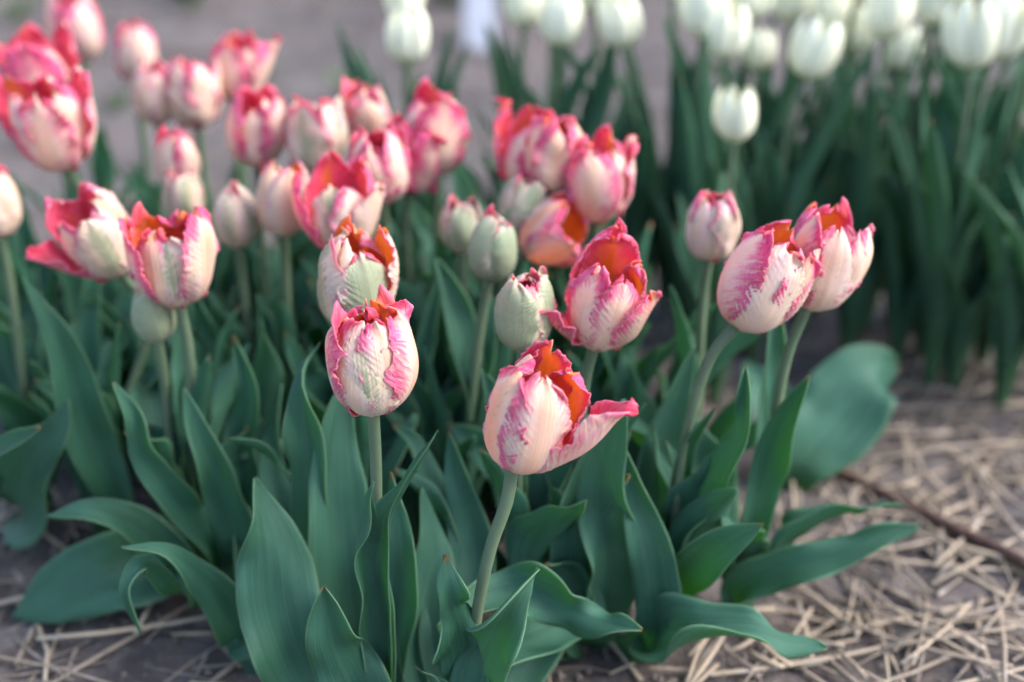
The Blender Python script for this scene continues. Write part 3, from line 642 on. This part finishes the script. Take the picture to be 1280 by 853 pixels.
# left of the bed
pix_leaf(P['A27'], [(305, 800, 1.0), (262, 738, .97), (205, 690, .95), (152, 684, .94)], .042, face=(-.1, -.7, .7), roll=(0, 15, 30), chan=.3, wave=.14, seed=25)
pix_leaf(P['A27'], [(222, 735, .98), (180, 705, .95), (158, 735, .935), (176, 792, .93)], .026, face=(-.3, -.8, .4), roll=(0, 30, 0), chan=.5, wave=.1, seed=26)
pix_leaf(P['A27'], [(275, 700, 1.06), (230, 640, 1.04), (180, 570, 1.03), (168, 520, 1.03), (142, 478, 1.03)], .036, roll=(10, 30, -10), chan=.35, wave=.2, seed=27)
pix_leaf(P['A27'], [(300, 700, 1.05), (275, 610, 1.04), (245, 540, 1.04), (228, 485, 1.05)], .042, roll=(0, -10, 30), chan=.35, wave=.2, seed=28)
pix_leaf(P['A27'], [(305, 640, 1.10), (298, 560, 1.10), (310, 490, 1.1), (292, 420, 1.11)], .036, roll=(0, 20, -20), chan=.35, wave=.2, seed=29)
pix_leaf(P['A28'], [(220, 720, 1.08), (170, 665, 1.05), (110, 640, 1.03), (56, 645, 1.03)], .050, face=(-.1, -.6, .8), roll=(0, 10), chan=.3, wave=.1, seed=30)
pix_leaf(P['A28'], [(190, 700, 1.10), (130, 720, 1.06), (70, 745, 1.05), (15, 772, 1.05)], .085, face=(-.1, -.8, .6), roll=(0, -10), chan=.12, wave=.12, seed=31)
pix_leaf(P['A28'], [(150, 640, 1.14), (110, 540, 1.12), (80, 440, 1.12), (28, 345, 1.12)], .046, roll=(10, 20), chan=.3, wave=.1, seed=32)
pix_leaf(P['A32'], [(-30, 600, 1.10), (10, 560, 1.05), (50, 535, 1.03)], .045, face=(0, -.5, .86), chan=.3, wave=.1, seed=33)
pix_leaf(P['A32'], [(30, 640, 1.15), (40, 580, 1.12), (70, 540, 1.1), (84, 500, 1.1)], .075, roll=(0, 10), chan=.2, wave=.1, seed=34)
pix_leaf(P['A3'], [(400, 600, 1.06), (362, 590, 1.04), (320, 560, 1.02), (284, 548, 1.01)], .034, face=(0, -.4, .9), roll=(0, 40), chan=.5, wave=.3, seed=35)

# leafy young plants filling the bed between the blooms
fill = [(330, 640), (420, 610), (520, 640), (600, 600), (680, 640), (250, 600), (150, 560), (60, 540), (540, 560), (450, 540), (640, 540), (720, 560), (350, 560), (280, 530), (190, 500), (560, 500), (90, 480), (20, 500), (760, 620), (480, 470), (390, 500), (300, 470), (500, 590), (230, 650), (120, 620), (410, 570), (580, 650), (700, 600), (800, 640), (330, 500), (620, 480), (540, 440), (150, 440), (240, 430)] + [(30 + 38 * i + (i * 37) % 23, 410 + (i * 67) % 190) for i in range(20)] + [(60 + 52 * i + (i * 29) % 31, 440 + (i * 83) % 150) for i in range(14)]
for i, (px, gy) in enumerate(fill):
    rs = np.random.RandomState(500 + i); c = at_z(px, gy + 40, 0)
    base = np.array([c[0], c[1], float(gh(c[0], c[1])) - .004])
    root = bpy.data.objects.new('tulip_leaf_tuft', None); COL.objects.link(root); root.location = base
    tag(root, 'flowerless tuft of blue green tulip leaves filling the bed between pink blooms', 'plant', 'flowerless tulip tufts between the pink blooms')
    for k in range(5):
        auto_leaf(root, base, k * 1.26 + rs.uniform(-.5, .5), rs.uniform(.18, .30), rs.uniform(.024, .048), rs.uniform(2, 10), rs.uniform(6, 50), rs, M_LEAF, chan=rs.uniform(.2, .6), wave=rs.uniform(.12, .34), roll=(0, rs.uniform(-40, 40), rs.uniform(-110, 110)))

# ------------------------------------------------------------------ straw, stick, stake, weeds
def straw_pts(rs, L):
    n = 4; b = rs.uniform(-.12, .12); kink = rs.uniform(-.6, .6) if rs.rand() < .5 else 0
    pts = []
    for i in range(n):
        s = i / (n - 1) - .5
        pts.append([s * L, b * L * (s * s - .1) + kink * L * max(0, s), rs.uniform(-.0006, .0006)])
    return np.array(pts)
def straw_geo(rs, L, rad):
    pts = straw_pts(rs, L); V, q, e0, e1 = tube('straw', pts, [rad, rad * 1.05, rad * .9], 5)
    V[:, 2] *= .62
    return V, q, e0, e1
def straw_mesh(rs, L, rad):
    V, q, e0, e1 = straw_geo(rs, L, rad); me = bpy.data.meshes.new('straw')
    me.from_pydata(V.tolist(), [], q.tolist() + [f[:3] for f in e0.tolist()] + [f[:3] for f in e1.tolist()])
    me.polygons.foreach_set('use_smooth', np.ones(len(me.polygons), bool)); me.materials.append(M_STRAW); return me
rs = np.random.RandomState(77)
variants = [straw_mesh(rs, L, r) for L, r in zip(np.linspace(.04, .22, 16), rs.uniform(.0010, .0029, 16))]
for i in range(200):
    cl = [(1010, 750), (1120, 800), (1240, 790), (1180, 700), (1080, 640), (1240, 600), (1180, 530), (960, 820)][rs.randint(8)]
    px, py = (cl[0] + rs.normal() * 65, cl[1] + rs.normal() * 42) if i < 175 else (rs.uniform(-10, 330), rs.uniform(640, 860))
    p = at_z(px, py, 0)
    o = bpy.data.objects.new('straw', variants[rs.randint(16)]); COL.objects.link(o)
    o.location = (p[0], p[1], float(gh(p[0], p[1])) + rs.uniform(.004, .013))
    o.rotation_euler = (rs.uniform(-.5, .5), rs.uniform(-.07, .07), rs.uniform(0, 6.28))
    tag(o, 'single dry straw stalk lying loose on the mulched soil', 'straw', 'loose straw stalks on the soil')
allv, allf, off = [], [], 0
for i in range(4600):
    r = rs.rand()
    if r < .42:
        x, y = rs.uniform(-.1, 1.1), rs.uniform(.75, 2.2)
        if math.sin(x * 17 + 1.3 * math.sin(y * 11)) * math.sin(y * 19 + x * 7) < rs.uniform(-.8, .6): continue
    elif r < .65: x, y = rs.uniform(-1.0, .1), rs.uniform(.75, 1.8)
    else: x, y = rs.uniform(-2.4, 2.4), rs.uniform(1.7, 5.5)
    L = rs.uniform(.02, .11); V, q, e0, e1 = straw_geo(rs, L, rs.uniform(.0007, .0024))
    a = rs.uniform(0, 6.28); ti = rs.uniform(-.10, .10)
    V = np.stack([V[:, 0] * math.cos(a) - V[:, 1] * math.sin(a), V[:, 0] * math.sin(a) + V[:, 1] * math.cos(a), V[:, 2] + ti * V[:, 0]], -1)
    V += np.array([x, y, float(gh(x, y)) + rs.uniform(.001, .006)])
    allv.append(V); allf += (q + off).tolist() + [f[:3] for f in (e0 + off).tolist()] + [f[:3] for f in (e1 + off).tolist()]; off += len(V)
me = bpy.data.meshes.new('straw_mulch'); me.from_pydata(np.concatenate(allv).tolist(), [], allf)
tag(link('straw_mulch', me, M_STRAW), 'thin scattered straw mulch covering the soil between the tulip beds', 'straw', kind='stuff')
# crumbs of soil
allv, allf, off = [], [], 0
oct_v = np.array([[1, 0, 0], [-1, 0, 0], [0, 1, 0], [0, -1, 0], [0, 0, 1], [0, 0, -1.]]); oct_f = np.array([[0, 2, 4], [2, 1, 4], [1, 3, 4], [3, 0, 4], [2, 0, 5], [1, 2, 5], [3, 1, 5], [0, 3, 5]])
for i in range(9000):
    x, y = (rs.uniform(-1, 1.1), rs.uniform(.75, 2.2)) if i < 6000 else (rs.uniform(-2.4, 2.4), rs.uniform(2, 5.5))
    sz = rs.uniform(.0015, .006) * (1 if i < 6000 else 2.2)
    V = oct_v * sz * rs.uniform(.5, 1.2, (6, 3)) + np.array([x, y, float(gh(x, y)) + sz * .25])
    allv.append(V); allf += (oct_f + off).tolist(); off += 6
me = bpy.data.meshes.new('soil_crumbs'); me.from_pydata(np.concatenate(allv).tolist(), [], allf)
tag(link('soil_crumbs', me, M_CLOD), 'loose brown soil crumbs strewn over the ground', 'soil', kind='stuff')

pts = []
for px, py in [(962, 548), (1010, 575), (1070, 604), (1130, 640), (1200, 680), (1290, 728), (1370, 770)]:
    p = at_z(px, py, .012); pts.append([p[0], p[1], float(gh(p[0], p[1])) + .017])
tag(link('stick', tube_mesh('stick', pts, [.0052, .0062, .0056, .0066, .0060], 10, 40), M_STICK), 'thin dark reddish brown stick lying across the straw', 'stick')

# stake far behind
p = at_z(600, 62, 0); rootz = float(gh(p[0], p[1]))
def box(name, x, y, z, mat, parent, loc, bev=.004):
    import bmesh
    bm = bmesh.new(); bmesh.ops.create_cube(bm, size=1)
    for v in bm.verts: v.co = Vector((v.co.x * x, v.co.y * y, (v.co.z + .5) * z))
    bmesh.ops.bevel(bm, geom=bm.edges[:], offset=bev, segments=2, affect='EDGES')
    me = bpy.data.meshes.new(name); bm.to_mesh(me); bm.free(); o = link(name, me, mat, parent); o.location = loc; return o
st = box('wooden_stake', .075, .022, .55, M_STAKE, None, (p[0], p[1], rootz - .03))
tag(st, 'pale lilac white wooden stake standing in the soil behind the beds', 'stake')

# low weeds at the far edge of the soil
def weed(px, gy, n, size, label):
    rs = np.random.RandomState(int(px) + 11); c = at_z(px, gy, 0); base = np.array([c[0], c[1], float(gh(c[0], c[1])) - .004])
    root = bpy.data.objects.new('weed', None); COL.objects.link(root); root.location = base
    tag(root, label, 'weed', 'weeds on the bare soil')
    for k in range(n):
        auto_leaf(root, base, rs.uniform(0, 6.28), size * rs.uniform(.6, 1.2), size * rs.uniform(.2, .34), rs.uniform(5, 35), rs.uniform(50, 100), rs, M_WEED, chan=.3, wave=.3, res=(12, 5))
WD = 'low leafy green weed tuft growing on bare soil beyond the beds'
for px, gy, n, sz in [(240, 12, 16, .12), (222, -8, 14, .12), (560, 14, 18, .16), (640, 10, 18, .18), (530, -6, 16, .16), (20, 30, 8, .08), (690, 2, 16, .18), (330, 100, 6, .05), (430, 120, 6, .06), (150, 150, 5, .05), (760, -14, 16, .18), (610, -14, 18, .18)]:
    weed(px, gy, n, sz, WD)
